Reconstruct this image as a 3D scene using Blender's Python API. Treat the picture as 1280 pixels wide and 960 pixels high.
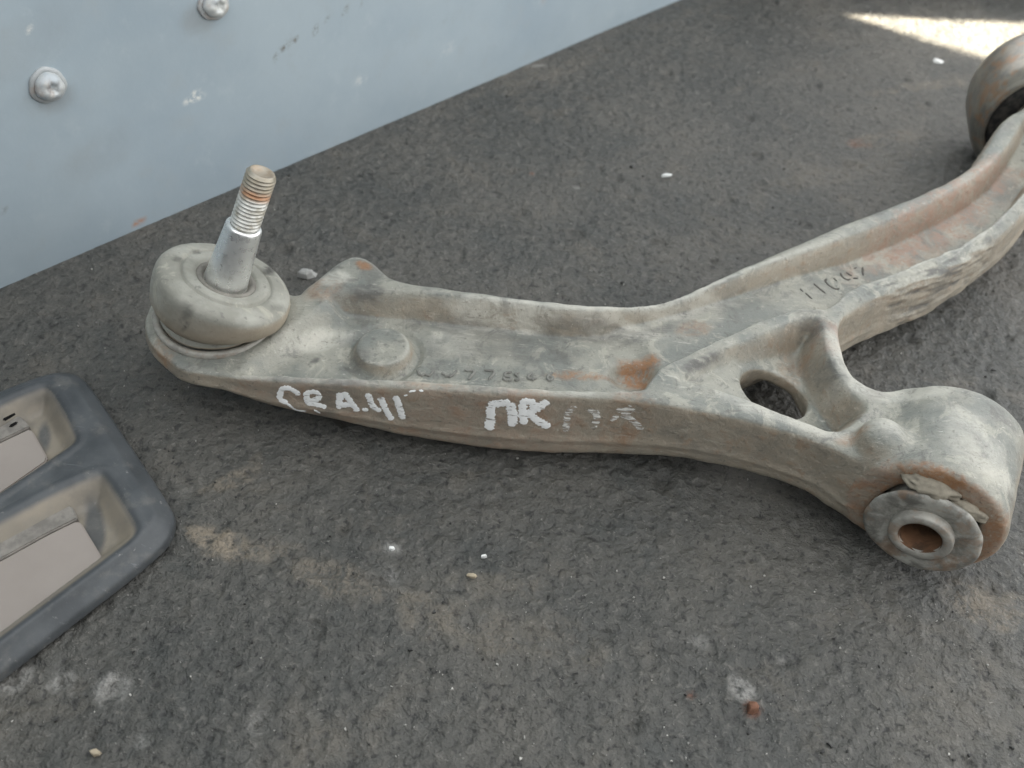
import bpy, bmesh, math, random
import numpy as np
from mathutils import Vector, Matrix
from mathutils.bvhtree import BVHTree

for o in list(bpy.data.objects):
    bpy.data.objects.remove(o)
random.seed(7)
RNG = np.random.default_rng(11)
scene = bpy.context.scene
COL = scene.collection

# ------------------------------------------------------------------ camera
FPX, PITCH, ROLL, CAMH = 1150.0, math.radians(48), math.radians(7), 250.0     # millimetres
_F = np.array([0, math.cos(PITCH), -math.sin(PITCH)])
_X = np.array([1.0, 0, 0]); _U0 = np.cross(_X, _F)
_R = math.cos(ROLL) * _X + math.sin(ROLL) * _U0
_U = -math.sin(ROLL) * _X + math.cos(ROLL) * _U0
cd = bpy.data.cameras.new('camera')
cam = bpy.data.objects.new('camera', cd); COL.objects.link(cam)
cd.sensor_fit = 'HORIZONTAL'; cd.sensor_width = 36.0; cd.lens = FPX / 1280 * 36.0
cd.clip_start = 0.01; cd.clip_end = 100
cam.matrix_world = Matrix(((_R[0], _U[0], -_F[0], 0), (_R[1], _U[1], -_F[1], 0),
                           (_R[2], _U[2], -_F[2], CAMH / 1000), (0, 0, 0, 1)))
cd.dof.use_dof = True; cd.dof.focus_distance = 0.29; cd.dof.aperture_fstop = 14.0
scene.camera = cam

# ------------------------------------------------------------------ world, sun, exposure
SUN_EL = math.radians(50)
SUN_TRAVEL = np.array([0.92, -0.39]); SUN_TRAVEL /= np.linalg.norm(SUN_TRAVEL)
w = bpy.data.worlds.new('World'); scene.world = w; w.use_nodes = True
nt = w.node_tree; nt.nodes.clear()
sky = nt.nodes.new('ShaderNodeTexSky'); sky.sky_type = 'NISHITA'; sky.sun_disc = False
sky.sun_elevation = SUN_EL
sky.sun_rotation = math.atan2(-SUN_TRAVEL[0], -SUN_TRAVEL[1])
sky.dust_density = 3.0; sky.ozone_density = 0.6; sky.air_density = 1.0
hs = nt.nodes.new('ShaderNodeHueSaturation'); hs.inputs['Saturation'].default_value = 0.06
bg = nt.nodes.new('ShaderNodeBackground'); bg.inputs['Strength'].default_value = 0.065
wo = nt.nodes.new('ShaderNodeOutputWorld')
nt.links.new(sky.outputs[0], hs.inputs['Color']); nt.links.new(hs.outputs[0], bg.inputs['Color'])
nt.links.new(bg.outputs[0], wo.inputs['Surface'])
sl = bpy.data.lights.new('sun', 'SUN'); sl.energy = 4.5; sl.angle = math.radians(3.5); sl.color = (1.0, 0.9, 0.74)
so = bpy.data.objects.new('sun', sl); COL.objects.link(so)
so.rotation_euler = Vector((SUN_TRAVEL[0] * math.cos(SUN_EL), SUN_TRAVEL[1] * math.cos(SUN_EL),
                            -math.sin(SUN_EL))).to_track_quat('-Z', 'Y').to_euler()
vs = scene.view_settings
vs.view_transform = 'Standard'; vs.look = 'None'; vs.gamma = 1.0; vs.use_curve_mapping = False
vs.exposure = 3.6

# ------------------------------------------------------------------ helpers
def G(x, y, z=0.0):
    """photo pixel -> place (mm) on the horizontal plane at height z"""
    d = _F + _R * (x - 640) / FPX - _U * (y - 480) / FPX
    return np.array([0, 0, CAMH]) + d * ((z - CAMH) / d[2])

def ZTOP(x, y):
    """height of the arm's upper rib line"""
    z = np.interp(x, [-110, -95, -73, -34, -10, 40], [26, 26, 29, 33, 35, 36])
    t = np.clip((np.asarray(y, float) - 290) / 90.0, 0, 1) * np.clip((np.asarray(x, float) - 120) / 40, 0, 1)
    return z + 9 * t * t * (3 - 2 * t)

def GT(px, dz=0.0):
    out = []
    for (x, y) in px:
        z = 36.0
        for _ in range(6):
            p = G(x, y, z); z = float(ZTOP(p[0], p[1])) + dz
        out.append(p[:2])
    return np.array(out)

def sdf_poly(P, X, Y):
    P = np.asarray(P, float); n = len(P)
    d = np.full(X.shape, 1e18); inside = np.zeros(X.shape, bool)
    for i in range(n):
        a = P[i]; b = P[(i + 1) % n]
        ex, ey = b - a
        wx, wy = X - a[0], Y - a[1]
        t = np.clip((wx * ex + wy * ey) / (ex * ex + ey * ey + 1e-12), 0, 1)
        d = np.minimum(d, (wx - ex * t) ** 2 + (wy - ey * t) ** 2)
        c = (a[1] > Y) != (b[1] > Y)
        if ey != 0:
            inside ^= c & (X < ex * (Y - a[1]) / ey + a[0])
    d = np.sqrt(d)
    return np.where(inside, -d, d)

def smooth_curve(P, it=2):
    """Chaikin on a closed polygon"""
    P = np.asarray(P, float)
    for _ in range(it):
        Q = np.roll(P, -1, 0)
        P = np.stack([.75 * P + .25 * Q, .25 * P + .75 * Q], 1).reshape(-1, 2)
    return P

def smax(a, b, k):
    h = np.clip(0.5 + 0.5 * (a - b) / k, 0, 1)
    return b * (1 - h) + a * h + k * h * (1 - h)
def smin(a, b, k): return -smax(-a, -b, k)
def ss(t):
    t = np.clip(t, 0, 1); return t * t * (3 - 2 * t)

class VNoise:
    def __init__(self, seed):
        self.t = np.random.default_rng(seed).random((64, 64, 64)).astype(np.float32)
    def __call__(self, P, scale):
        q = np.asarray(P) / scale + 17.3
        i = np.floor(q).astype(int); f = q - i; f = f * f * (3 - 2 * f); i &= 63; j = (i + 1) & 63
        t = self.t
        x0, y0, z0 = i[:, 0], i[:, 1], i[:, 2]; x1, y1, z1 = j[:, 0], j[:, 1], j[:, 2]
        fx, fy, fz = f[:, 0], f[:, 1], f[:, 2]
        a = t[x0, y0, z0] * (1 - fx) + t[x1, y0, z0] * fx; b = t[x0, y1, z0] * (1 - fx) + t[x1, y1, z0] * fx
        c = t[x0, y0, z1] * (1 - fx) + t[x1, y0, z1] * fx; d = t[x0, y1, z1] * (1 - fx) + t[x1, y1, z1] * fx
        return (a * (1 - fy) + b * fy) * (1 - fz) + (c * (1 - fy) + d * fy) * fz
NZ = VNoise(3); NZ2 = VNoise(5)
def fbm(P, scale, o=3, n=None):
    n = n or NZ; s = 0; a = 1.0; t = 0
    for k in range(o):
        s = s + a * n(P, scale / 2 ** k); t += a; a *= .5
    return s / t

def surface_nets(Fd, org, h):
    """numpy surface nets: scalar field (negative inside) -> verts, quads"""
    ins = Fd < 0
    nx, ny, nz = Fd.shape
    cnt = np.zeros((nx - 1, ny - 1, nz - 1), np.int8)
    for dx in (0, 1):
        for dy in (0, 1):
            for dz in (0, 1):
                cnt += ins[dx:nx - 1 + dx, dy:ny - 1 + dy, dz:nz - 1 + dz]
    act = (cnt > 0) & (cnt < 8)
    idx = np.argwhere(act)
    ids = np.full(act.shape, -1, np.int64); ids[act] = np.arange(len(idx))
    acc = np.zeros((len(idx), 3)); num = np.zeros(len(idx))
    corners = [(a, b, c) for a in (0, 1) for b in (0, 1) for c in (0, 1)]
    val = {c: Fd[idx[:, 0] + c[0], idx[:, 1] + c[1], idx[:, 2] + c[2]] for c in corners}
    for c in corners:
        for ax in range(3):
            if c[ax] == 0:
                e = list(c); e[ax] = 1; e = tuple(e)
                a, b = val[c], val[e]
                m = (a < 0) != (b < 0)
                t = np.where(m, a / np.where(m, a - b, 1), 0)
                p = np.tile(np.array(c, float), (len(idx), 1)); p[:, ax] = t
                acc[m] += p[m]; num[m] += 1
    V = (idx + acc / num[:, None]) * h + np.asarray(org)
    quads = []
    for ax in range(3):
        u, v = [(1, 2), (2, 0), (0, 1)][ax]
        sl0 = [slice(None)] * 3; sl1 = [slice(None)] * 3
        sl0[ax] = slice(0, -1); sl1[ax] = slice(1, None)
        m = ins[tuple(sl0)] != ins[tuple(sl1)]
        s = ins[tuple(sl0)]
        e = np.argwhere(m)
        e = e[(e[:, u] > 0) & (e[:, v] > 0) & (e[:, u] < Fd.shape[u] - 1) & (e[:, v] < Fd.shape[v] - 1)]
        sg = s[e[:, 0], e[:, 1], e[:, 2]]
        def cid(du, dv):
            q = e.copy(); q[:, u] -= du; q[:, v] -= dv
            return ids[q[:, 0], q[:, 1], q[:, 2]]
        Q = np.stack([cid(1, 1), cid(0, 1), cid(0, 0), cid(1, 0)], 1)
        Q[~sg] = Q[~sg][:, ::-1]
        quads.append(Q)
    return V, np.concatenate(quads)

def vert_normals(V, Q):
    a, b, c, d = V[Q[:, 0]], V[Q[:, 1]], V[Q[:, 2]], V[Q[:, 3]]
    n = np.cross(c - a, d - b)
    N = np.zeros_like(V)
    for k in range(4): np.add.at(N, Q[:, k], n)
    return N / (np.linalg.norm(N, axis=1)[:, None] + 1e-12)

def link(name, me, mat, parent=None, smooth=True):
    o = bpy.data.objects.new(name, me); COL.objects.link(o)
    if mat is not None: me.materials.append(mat)
    if smooth:
        me.polygons.foreach_set('use_smooth', [True] * len(me.polygons))
    if parent is not None:
        o.parent = parent
        o.matrix_parent_inverse = Matrix.Translation(parent.location).inverted()
    return o

def mesh_obj(name, V, Fc, mat, parent=None, smooth=True, attr=None):
    """V in mm, world place"""
    me = bpy.data.meshes.new(name)
    V = np.asarray(V, float) / 1000.0
    me.from_pydata(V.tolist() if len(V) < 5000 else V, [], Fc if isinstance(Fc, list) else Fc.tolist())
    if attr is not None:
        a = me.attributes.new('stain', 'FLOAT_COLOR', 'POINT')
        a.data.foreach_set('color', np.ascontiguousarray(attr, np.float32).ravel())
    me.update()
    return link(name, me, mat, parent, smooth)

def lathe(name, prof, org, axis, mat, parent=None, seg=72, fn=None, closed=False, smooth=True, caps=(True, True)):
    """prof: list of (s along axis, r) in mm"""
    n = np.asarray(axis, float); n /= np.linalg.norm(n)
    a = np.cross(n, [0, 0, 1.0])
    if np.linalg.norm(a) < 1e-4: a = np.array([1.0, 0, 0])
    a /= np.linalg.norm(a); b = np.cross(n, a)
    V, Fc = [], []
    th = np.arange(seg) * 2 * math.pi / seg
    for i, (s, r) in enumerate(prof):
        for t in th:
            rr, s2 = (r, s) if fn is None else fn(s, r, t)
            V.append(np.asarray(org) + n * s2 + rr * (math.cos(t) * a + math.sin(t) * b))
    m = len(prof)
    for i in range(m - 1 if not closed else m):
        for k in range(seg):
            k2 = (k + 1) % seg; i2 = (i + 1) % m
            Fc.append([i * seg + k, i * seg + k2, i2 * seg + k2, i2 * seg + k][::-1])
    if not closed:
        if caps[0]: Fc.append([k for k in range(seg)])
        if caps[1]: Fc.append([(m - 1) * seg + k for k in range(seg)][::-1])
    return mesh_obj(name, np.array(V), Fc, mat, parent, smooth)

def box(name, c, ex, ey, ez, mat, parent=None, bev=0.0):
    """oriented box: centre and three half vectors (mm)"""
    c, ex, ey, ez = [np.asarray(v, float) for v in (c, ex, ey, ez)]
    V = [c + sx * ex + sy * ey + sz * ez for sx in (-1, 1) for sy in (-1, 1) for sz in (-1, 1)]
    Fc = [[0, 1, 3, 2], [4, 6, 7, 5], [0, 4, 5, 1], [2, 3, 7, 6], [0, 2, 6, 4], [1, 5, 7, 3]]
    o = mesh_obj(name, V, Fc, mat, parent, False)
    bm = bmesh.new(); bm.from_mesh(o.data); bmesh.ops.recalc_face_normals(bm, faces=bm.faces)
    if bev: bmesh.ops.bevel(bm, geom=bm.edges[:], offset=bev / 1000, segments=2, affect='EDGES')
    bm.to_mesh(o.data); bm.free()
    return o

def empty(name, loc, label, cat, group=None):
    o = bpy.data.objects.new(name, None); COL.objects.link(o)
    o.location = [v / 1000 for v in loc]; o.empty_display_size = 0.02
    o['label'] = label; o['category'] = cat
    if group: o['group'] = group
    return o

# ------------------------------------------------------------------ material kit
class MK:
    def __init__(self, name):
        self.m = bpy.data.materials.new(name); self.m.use_nodes = True
        self.t = self.m.node_tree; self.n = self.t.nodes; self.l = self.t.links
        self.n.clear()
        self.out = self.n.new('ShaderNodeOutputMaterial'); self.b = self.n.new('ShaderNodeBsdfPrincipled')
        self.l.new(self.b.outputs[0], self.out.inputs[0])
        self.co = self.n.new('ShaderNodeTexCoord').outputs['Object']
        self.bumpn = None
    def noise(self, scale, detail=5, rough=.55, vec=None, dist=0.0, stretch=None):
        nd = self.n.new('ShaderNodeTexNoise'); nd.inputs['Scale'].default_value = scale
        nd.inputs['Detail'].default_value = detail; nd.inputs['Roughness'].default_value = rough
        nd.inputs['Distortion'].default_value = dist
        v = vec or self.co
        if stretch:
            mp = self.n.new('ShaderNodeMapping'); mp.inputs['Scale'].default_value = stretch[0]
            mp.inputs['Rotation'].default_value = stretch[1]
            self.l.new(v, mp.inputs[0]); v = mp.outputs[0]
        self.l.new(v, nd.inputs['Vector']); return nd.outputs[0]
    def voro(self, scale, feat='F1'):
        nd = self.n.new('ShaderNodeTexVoronoi'); nd.inputs['Scale'].default_value = scale; nd.feature = feat
        self.l.new(self.co, nd.inputs['Vector']); return nd.outputs['Distance']
    def ramp(self, v, a, b, lo=0.0, hi=1.0):
        nd = self.n.new('ShaderNodeMapRange'); nd.interpolation_type = 'SMOOTHSTEP'
        nd.inputs[1].default_value = a; nd.inputs[2].default_value = b
        nd.inputs[3].default_value = lo; nd.inputs[4].default_value = hi
        self.l.new(v, nd.inputs[0]); return nd.outputs[0]
    def math(self, op, a, b):
        nd = self.n.new('ShaderNodeMath'); nd.operation = op
        for i, v in enumerate((a, b)):
            if hasattr(v, 'links'): self.l.new(v, nd.inputs[i])
            else: nd.inputs[i].default_value = v
        return nd.outputs[0]
    def mix(self, f, a, b, mode='MIX'):
        nd = self.n.new('ShaderNodeMix'); nd.data_type = 'RGBA'; nd.blend_type = mode
        for i, v in ((0, f), (6, a), (7, b)):
            if hasattr(v, 'links'): self.l.new(v, nd.inputs[i])
            elif i == 0: nd.inputs[0].default_value = v
            else: nd.inputs[i].default_value = (*v, 1)
        return nd.outputs[2]
    def stain(self):
        a = self.n.new('ShaderNodeAttribute'); a.attribute_name = 'stain'
        s = self.n.new('ShaderNodeSeparateColor'); self.l.new(a.outputs['Color'], s.inputs[0])
        return s.outputs[0], s.outputs[1], s.outputs[2], a.outputs['Alpha']
    def normalz(self):
        g = self.n.new('ShaderNodeNewGeometry'); s = self.n.new('ShaderNodeSeparateXYZ')
        self.l.new(g.outputs['Normal'], s.inputs[0]); return s.outputs[2]
    def bump(self, h, dist, strength=1.0):
        nd = self.n.new('ShaderNodeBump'); nd.inputs['Strength'].default_value = strength
        nd.inputs['Distance'].default_value = dist
        self.l.new(h, nd.inputs['Height'])
        if self.bumpn is not None: self.l.new(self.bumpn, nd.inputs['Normal'])
        self.bumpn = nd.outputs[0]; self.l.new(self.bumpn, self.b.inputs['Normal'])
    def set(self, color=None, rough=None, metal=None, spec=None):
        for k, v in (('Base Color', color), ('Roughness', rough), ('Metallic', metal), ('Specular IOR Level', spec)):
            if v is None: continue
            if hasattr(v, 'links'): self.l.new(v, self.b.inputs[k])
            elif k == 'Base Color': self.b.inputs[k].default_value = (*v, 1)
            else: self.b.inputs[k].default_value = v
        return self.m

def mat_arm():
    k = MK('dusty_forged_steel')
    n1 = k.noise(45, 6, .6); n2 = k.noise(190, 6, .7, dist=.5); n3 = k.noise(800, 4, .65); n4 = k.noise(85, 7, .72, dist=.9)
    st = k.noise(300, 5, .7, stretch=((.35, 1.8, 1.2), (0, 0, math.radians(-18))))
    c = k.mix(k.ramp(n1, .38, .60), (.175, .185, .165), (.285, .282, .238))
    c = k.mix(k.ramp(n4, .53, .61, 0, .6), c, (.40, .388, .325))
    c = k.mix(k.ramp(n4, .45, .36, 0, .75), c, (.135, .135, .12))
    c = k.mix(k.ramp(n2, .57, .66, 0, .6), c, (.115, .112, .098))
    c = k.mix(k.ramp(st, .60, .70, 0, .55), c, (.50, .485, .42))
    side = k.ramp(k.normalz(), .75, .25)
    c = k.mix(k.math('MULTIPLY', side, k.ramp(n4, .3, .6, .4, .75)), c, (.315, .262, .195))
    c = k.mix(k.math('MULTIPLY', side, k.ramp(n2, .53, .66, 0, .4)), c, (.30, .19, .115))
    c = k.mix(k.math('MULTIPLY', side, k.ramp(st, .57, .68, 0, .5)), c, (.42, .38, .31))
    r, g, b, a = k.stain()
    nb = k.ramp(k.math('ADD', k.math('MULTIPLY', n2, .65), k.math('MULTIPLY', n3, .35)), .41, .57, .12, 1.0)
    c = k.mix(k.math('MULTIPLY', g, nb), c, (.32, .205, .15))
    c = k.mix(k.math('MULTIPLY', r, nb), c, (.29, .15, .07))
    c = k.mix(k.math('MULTIPLY', a, k.ramp(n4, .35, .55, .3, 1)), c, (.52, .505, .44))
    c = k.mix(k.math('MULTIPLY', b, k.ramp(st, .32, .56, .15, 1)), c, (.10, .098, .09))
    c = k.mix(k.ramp(n3, .60, .70, 0, .6), c, (.11, .10, .088))
    c = k.mix(k.ramp(n3, .36, .28, 0, .4), c, (.55, .53, .47))
    geo = k.n.new('ShaderNodeNewGeometry')
    c = k.mix(k.math('MULTIPLY', k.ramp(geo.outputs['Pointiness'], .515, .56), k.ramp(n2, .35, .6, .1, .6)), c, (.56, .55, .49))
    sc2 = k.noise(520, 4, .7, stretch=((.18, 2.4, 1.6), (0, 0, math.radians(28))))
    c = k.mix(k.ramp(sc2, .66, .74, 0, .6), c, (.56, .55, .50))
    c = k.mix(k.ramp(sc2, .36, .29, 0, .6), c, (.10, .096, .085))
    k.bump(n2, .0007, .8); k.bump(st, .0003, .7); k.bump(n3, .0003, .8)
    return k.set(c, k.ramp(n4, .3, .7, .38, .68), 0.0, .5)

def mat_flaky():
    k = MK('flaking_rust_scale')
    return k.set((.2, .2, .2))

def mat_dust_rubber():
    k = MK('dusty_rubber')
    n1 = k.noise(70, 5, .6); n2 = k.noise(260, 5, .6, dist=.5); n3 = k.noise(1100, 3, .6)
    c = k.mix(k.ramp(n1, .35, .65), (.25, .248, .212), (.355, .352, .308))
    c = k.mix(k.ramp(n2, .60, .68, 0, .7), c, (.17, .165, .15))
    c = k.mix(k.ramp(n3, .62, .72, 0, .4), c, (.2, .19, .17))
    c = k.mix(k.ramp(k.noise(120, 6, .7, dist=.8), .56, .66, 0, .5), c, (.46, .44, .36))
    c = k.mix(k.ramp(k.normalz(), .35, -.15, 0, .6), c, (.33, .26, .18))
    r, g, b, a = k.stain()
    c = k.mix(k.math('MULTIPLY', b, k.ramp(n2, .35, .55, .3, 1)), c, (.07, .068, .06))
    k.bump(n2, .0004, .6); k.bump(n3, .0001, .6)
    return k.set(c, .72, 0, .3)

def mat_dark_rubber():
    k = MK('dark_rubber')
    n = k.noise(300, 5, .6)
    k.bump(n, .0004, .6)
    return k.set(k.mix(k.ramp(n, .4, .7), (.02, .021, .022), (.075, .07, .062)), .6, 0, .35)

def mat_stud():
    k = MK('bright_zinc_steel')
    n = k.noise(500, 5, .6); n1 = k.noise(160, 4, .6)
    c = k.mix(k.ramp(n1, .45, .7, 0, .6), (.80, .81, .79), (.55, .54, .50))
    k.bump(n, .00008, .5)
    return k.set(c, k.ramp(n, .3, .7, .24, .42), .8, .5)

def mat_thread():
    k = MK('worn_thread')
    n = k.noise(330, 5, .6); n1 = k.noise(120, 4, .6)
    r, g, b, a = k.stain()
    c = k.mix(k.ramp(n, .4, .65), (.62, .62, .58), (.36, .34, .28))
    c = k.mix(k.math('MULTIPLY', g, .85), c, (.30, .26, .19))
    c = k.mix(k.math('MULTIPLY', r, k.ramp(n, .3, .6, .4, 1)), c, (.42, .23, .13))
    k.bump(n, .0001, .5)
    return k.set(c, .45, .45, .5)

def mat_metal_dull(name, c1, c2, rough=.5, metal=.4, rust=0.0):
    k = MK(name)
    n = k.noise(150, 6, .65, dist=.4); n2 = k.noise(700, 4, .6)
    c = k.mix(k.ramp(n, .35, .65), c1, c2)
    if rust: c = k.mix(k.ramp(k.noise(110, 6, .7), .5, .62, 0, rust), c, (.28, .15, .07))
    k.bump(n, .0003, .5); k.bump(n2, .0001, .5)
    return k.set(c, rough, metal, .4)

def mat_paint(name, lo, hi, base=(.90, .91, .89)):
    k = MK(name)
    n = k.noise(420, 4, .65, stretch=((.5, .5, 2.6), (0, math.radians(12), 0)))
    n2 = k.noise(1500, 3, .6)
    k.set(base, .8, 0, .2)
    k.bump(n2, .0001, .6)
    tr = k.n.new('ShaderNodeBsdfTransparent'); mx = k.n.new('ShaderNodeMixShader')
    k.l.new(k.ramp(n, lo, hi), mx.inputs[0]); k.l.new(tr.outputs[0], mx.inputs[1]); k.l.new(k.b.outputs[0], mx.inputs[2])
    k.l.new(mx.outputs[0], k.out.inputs[0])
    return k.m

def mat_floor():
    k = MK('dark_rough_floor')
    n1 = k.noise(14, 6, .6); n2 = k.noise(150, 5, .65); n3 = k.noise(900, 3, .6); n4 = k.noise(38, 6, .65, dist=.6); n5 = k.noise(420, 3, .6, dist=.3)
    c = k.mix(k.ramp(n1, .35, .65), (.066, .067, .061), (.098, .094, .082))
    c = k.mix(k.ramp(n4, .52, .72, 0, .5), c, (.135, .120, .096))
    c = k.mix(k.ramp(n4, .46, .32, 0, .5), c, (.052, .057, .054))
    c = k.mix(k.ramp(n2, .52, .70, 0, .45), c, (.15, .144, .128))
    c = k.mix(k.ramp(n5, .44, .33, 0, .75), c, (.024, .024, .023))
    c = k.mix(k.ramp(n5, .57, .69, 0, .55), c, (.160, .153, .136))
    c = k.mix(k.ramp(n3, .66, .74, 0, .6), c, (.33, .32, .29))
    r, g, b, a = k.stain()
    br = k.ramp(k.math('MULTIPLY', n2, k.math('ADD', n3, .5)), .36, .60, .1, 1.0)
    c = k.mix(k.math('MULTIPLY', r, br), c, (.245, .207, .155))
    c = k.mix(k.math('MULTIPLY', g, br), c, (.27, .265, .245))
    c = k.mix(k.math('MULTIPLY', b, br), c, (.20, .085, .05))
    k.bump(n2, .0017, 1.0); k.bump(n5, .0014, 1.0); k.bump(n3, .0004, 1.0)
    return k.set(c, k.ramp(n2, .3, .7, .48, .72), 0, .45)

def mat_wall():
    k = MK('blue_grey_painted_steel')
    n1 = k.noise(16, 5, .6); n2 = k.noise(70, 6, .65); n3 = k.noise(500, 4, .6)
    c = k.mix(k.ramp(n1, .3, .7), (.325, .395, .440), (.385, .455, .490))
    c = k.mix(k.ramp(n2, .52, .74, 0, .5), c, (.36, .41, .43))
    c = k.mix(k.ramp(n2, .43, .28, 0, .5), c, (.43, .495, .52))
    r, g, b, a = k.stain()
    br = k.ramp(n3, .38, .60, .0, 1.0)
    c = k.mix(k.math('MULTIPLY', r, k.ramp(n3, .3, .55, .4, 1)), c, (.45, .23, .13))
    c = k.mix(k.math('MULTIPLY', g, br), c, (.78, .78, .72))
    c = k.mix(k.math('MULTIPLY', b, br), c, (.13, .105, .07))
    c = k.mix(k.math('MULTIPLY', a, k.ramp(n2, .3, .7, .4, 1)), c, (.27, .285, .285))
    k.bump(n1, .0015, .25); k.bump(n3, .00008, .5)
    return k.set(c, k.ramp(n2, .3, .7, .42, .6), 0, .4)

def mat_trim():
    k = MK('dusty_black_plastic')
    n1 = k.noise(60, 5, .6); n2 = k.noise(400, 5, .65, dist=.3)
    sc = k.noise(160, 4, .7, stretch=((.12, 2.2, 1), (0, 0, math.radians(-38))))
    c = k.mix(k.ramp(n1, .35, .65), (.056, .062, .066), (.086, .093, .097))
    c = k.mix(k.ramp(sc, .62, .74, 0, .5), c, (.22, .23, .235))
    r, g, b, a = k.stain()
    c = k.mix(k.math('MULTIPLY', r, k.ramp(n1, .25, .6, .55, 1)), c, (.285, .25, .195))
    c = k.mix(k.ramp(k.noise(110, 6, .7), .50, .68, 0, .35), c, (.20, .19, .17))
    c = k.mix(k.ramp(n2, .64, .74, 0, .6), c, (.33, .32, .30))
    k.bump(n2, .00012, .6)
    return k.set(c, k.ramp(n1, .3, .7, .36, .54), 0, .38)

def mat_panel():
    k = MK('taupe_plastic')
    n1 = k.noise(40, 4, .55); n2 = k.noise(500, 4, .6); n3 = k.noise(160, 4, .6)
    c = k.mix(k.ramp(n1, .3, .7), (.30, .265, .235), (.335, .298, .265))
    c = k.mix(k.ramp(n3, .70, .78, 0, .7), c, (.62, .60, .55))
    k.bump(n2, .00005, .5)
    return k.set(c, .5, 0, .4)

def mat_plain(name, col, rough=.7):
    k = MK(name); n = k.noise(300, 5, .6); n2 = k.noise(900, 3, .6)
    k.bump(n2, .0002, .6)
    return k.set(k.mix(k.ramp(n, .3, .7), tuple(v * .75 for v in col), tuple(min(1, v * 1.15) for v in col)), rough, 0, .3)

M_ARM = mat_arm(); M_BOOT = mat_dust_rubber(); M_DARK = mat_dark_rubber(); M_STUD = mat_stud(); M_THREAD = mat_thread()
M_FLOOR = mat_floor(); M_WALL = mat_wall(); M_TRIM = mat_trim(); M_PANEL = mat_panel()
M_SLEEVE = mat_metal_dull('dusty_bushing_metal', (.26, .25, .22), (.40, .385, .34), .55, .15, .35)
M_FLANGE = mat_metal_dull('grimy_bushing_rubber', (.15, .146, .128), (.42, .41, .365), .55, 0, .4)
M_BORE = mat_metal_dull('rusty_bore', (.085, .05, .03), (.20, .105, .055), .8, .1)
M_RING = mat_metal_dull('grey_brown_steel', (.15, .145, .13), (.24, .22, .18), .38, .4, .6)
M_BOLT = mat_metal_dull('worn_zinc_bolt', (.42, .46, .48), (.58, .59, .56), .42, .12, .3)
M_WASHER = mat_metal_dull('dull_washer', (.36, .38, .38), (.48, .50, .50), .5, .1, .35)
M_PAINT = mat_paint('white_paint_marker', .33, .43)
M_FAINT = mat_paint('worn_paint_marker', .42, .60, (.72, .71, .66))
M_LIP = mat_plain('grimy_rubber_lip', (.20, .19, .165))
M_MUD = mat_plain('dried_mud', (.25, .225, .175), .85)
M_STAMP = mat_plain('grimy_stamped_edge', (.085, .08, .07))
M_RAISED = mat_plain('dusty_raised_character', (.19, .19, .17))

# ------------------------------------------------------------------ floor
def stain_spots(P, spots, jitter=.45, nscale=6.0):
    out = np.zeros(len(P))
    nz = fbm(P, nscale, 4, NZ2)
    for (c, rx, ry, ang, amt) in spots:
        d = P[:, :2] - np.asarray(c)[:2]
        ca, sa = math.cos(ang), math.sin(ang)
        u = (d[:, 0] * ca + d[:, 1] * sa) / rx; v = (-d[:, 0] * sa + d[:, 1] * ca) / ry
        q = np.sqrt(u * u + v * v) + (nz - .5) * 2 * jitter
        out = np.maximum(out, amt * (1 - ss((q - .45) / .6)))
    return out

def seg_spot(a, b, ry, amt, z=0):
    A, B = G(*a, z), G(*b, z); d = B - A
    return ((A + B) / 2, np.linalg.norm(d) / 2 + ry * .5, ry, math.atan2(d[1], d[0]), amt)

def graded(lo, hi, step, far_lo, far_hi):
    a = list(np.arange(lo, hi + .1, step)); s = step
    while a[-1] < far_hi: s *= 1.5; a.append(a[-1] + s)
    s = step
    while a[0] > far_lo: s *= 1.5; a.insert(0, a[0] - s)
    return np.array(a)

WA = G(0, 360)[:2]; WB = G(845, 0)[:2]
WT = (WB - WA) / np.linalg.norm(WB - WA); WN = np.array([WT[1], -WT[0]])          # along, facing the arm

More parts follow.
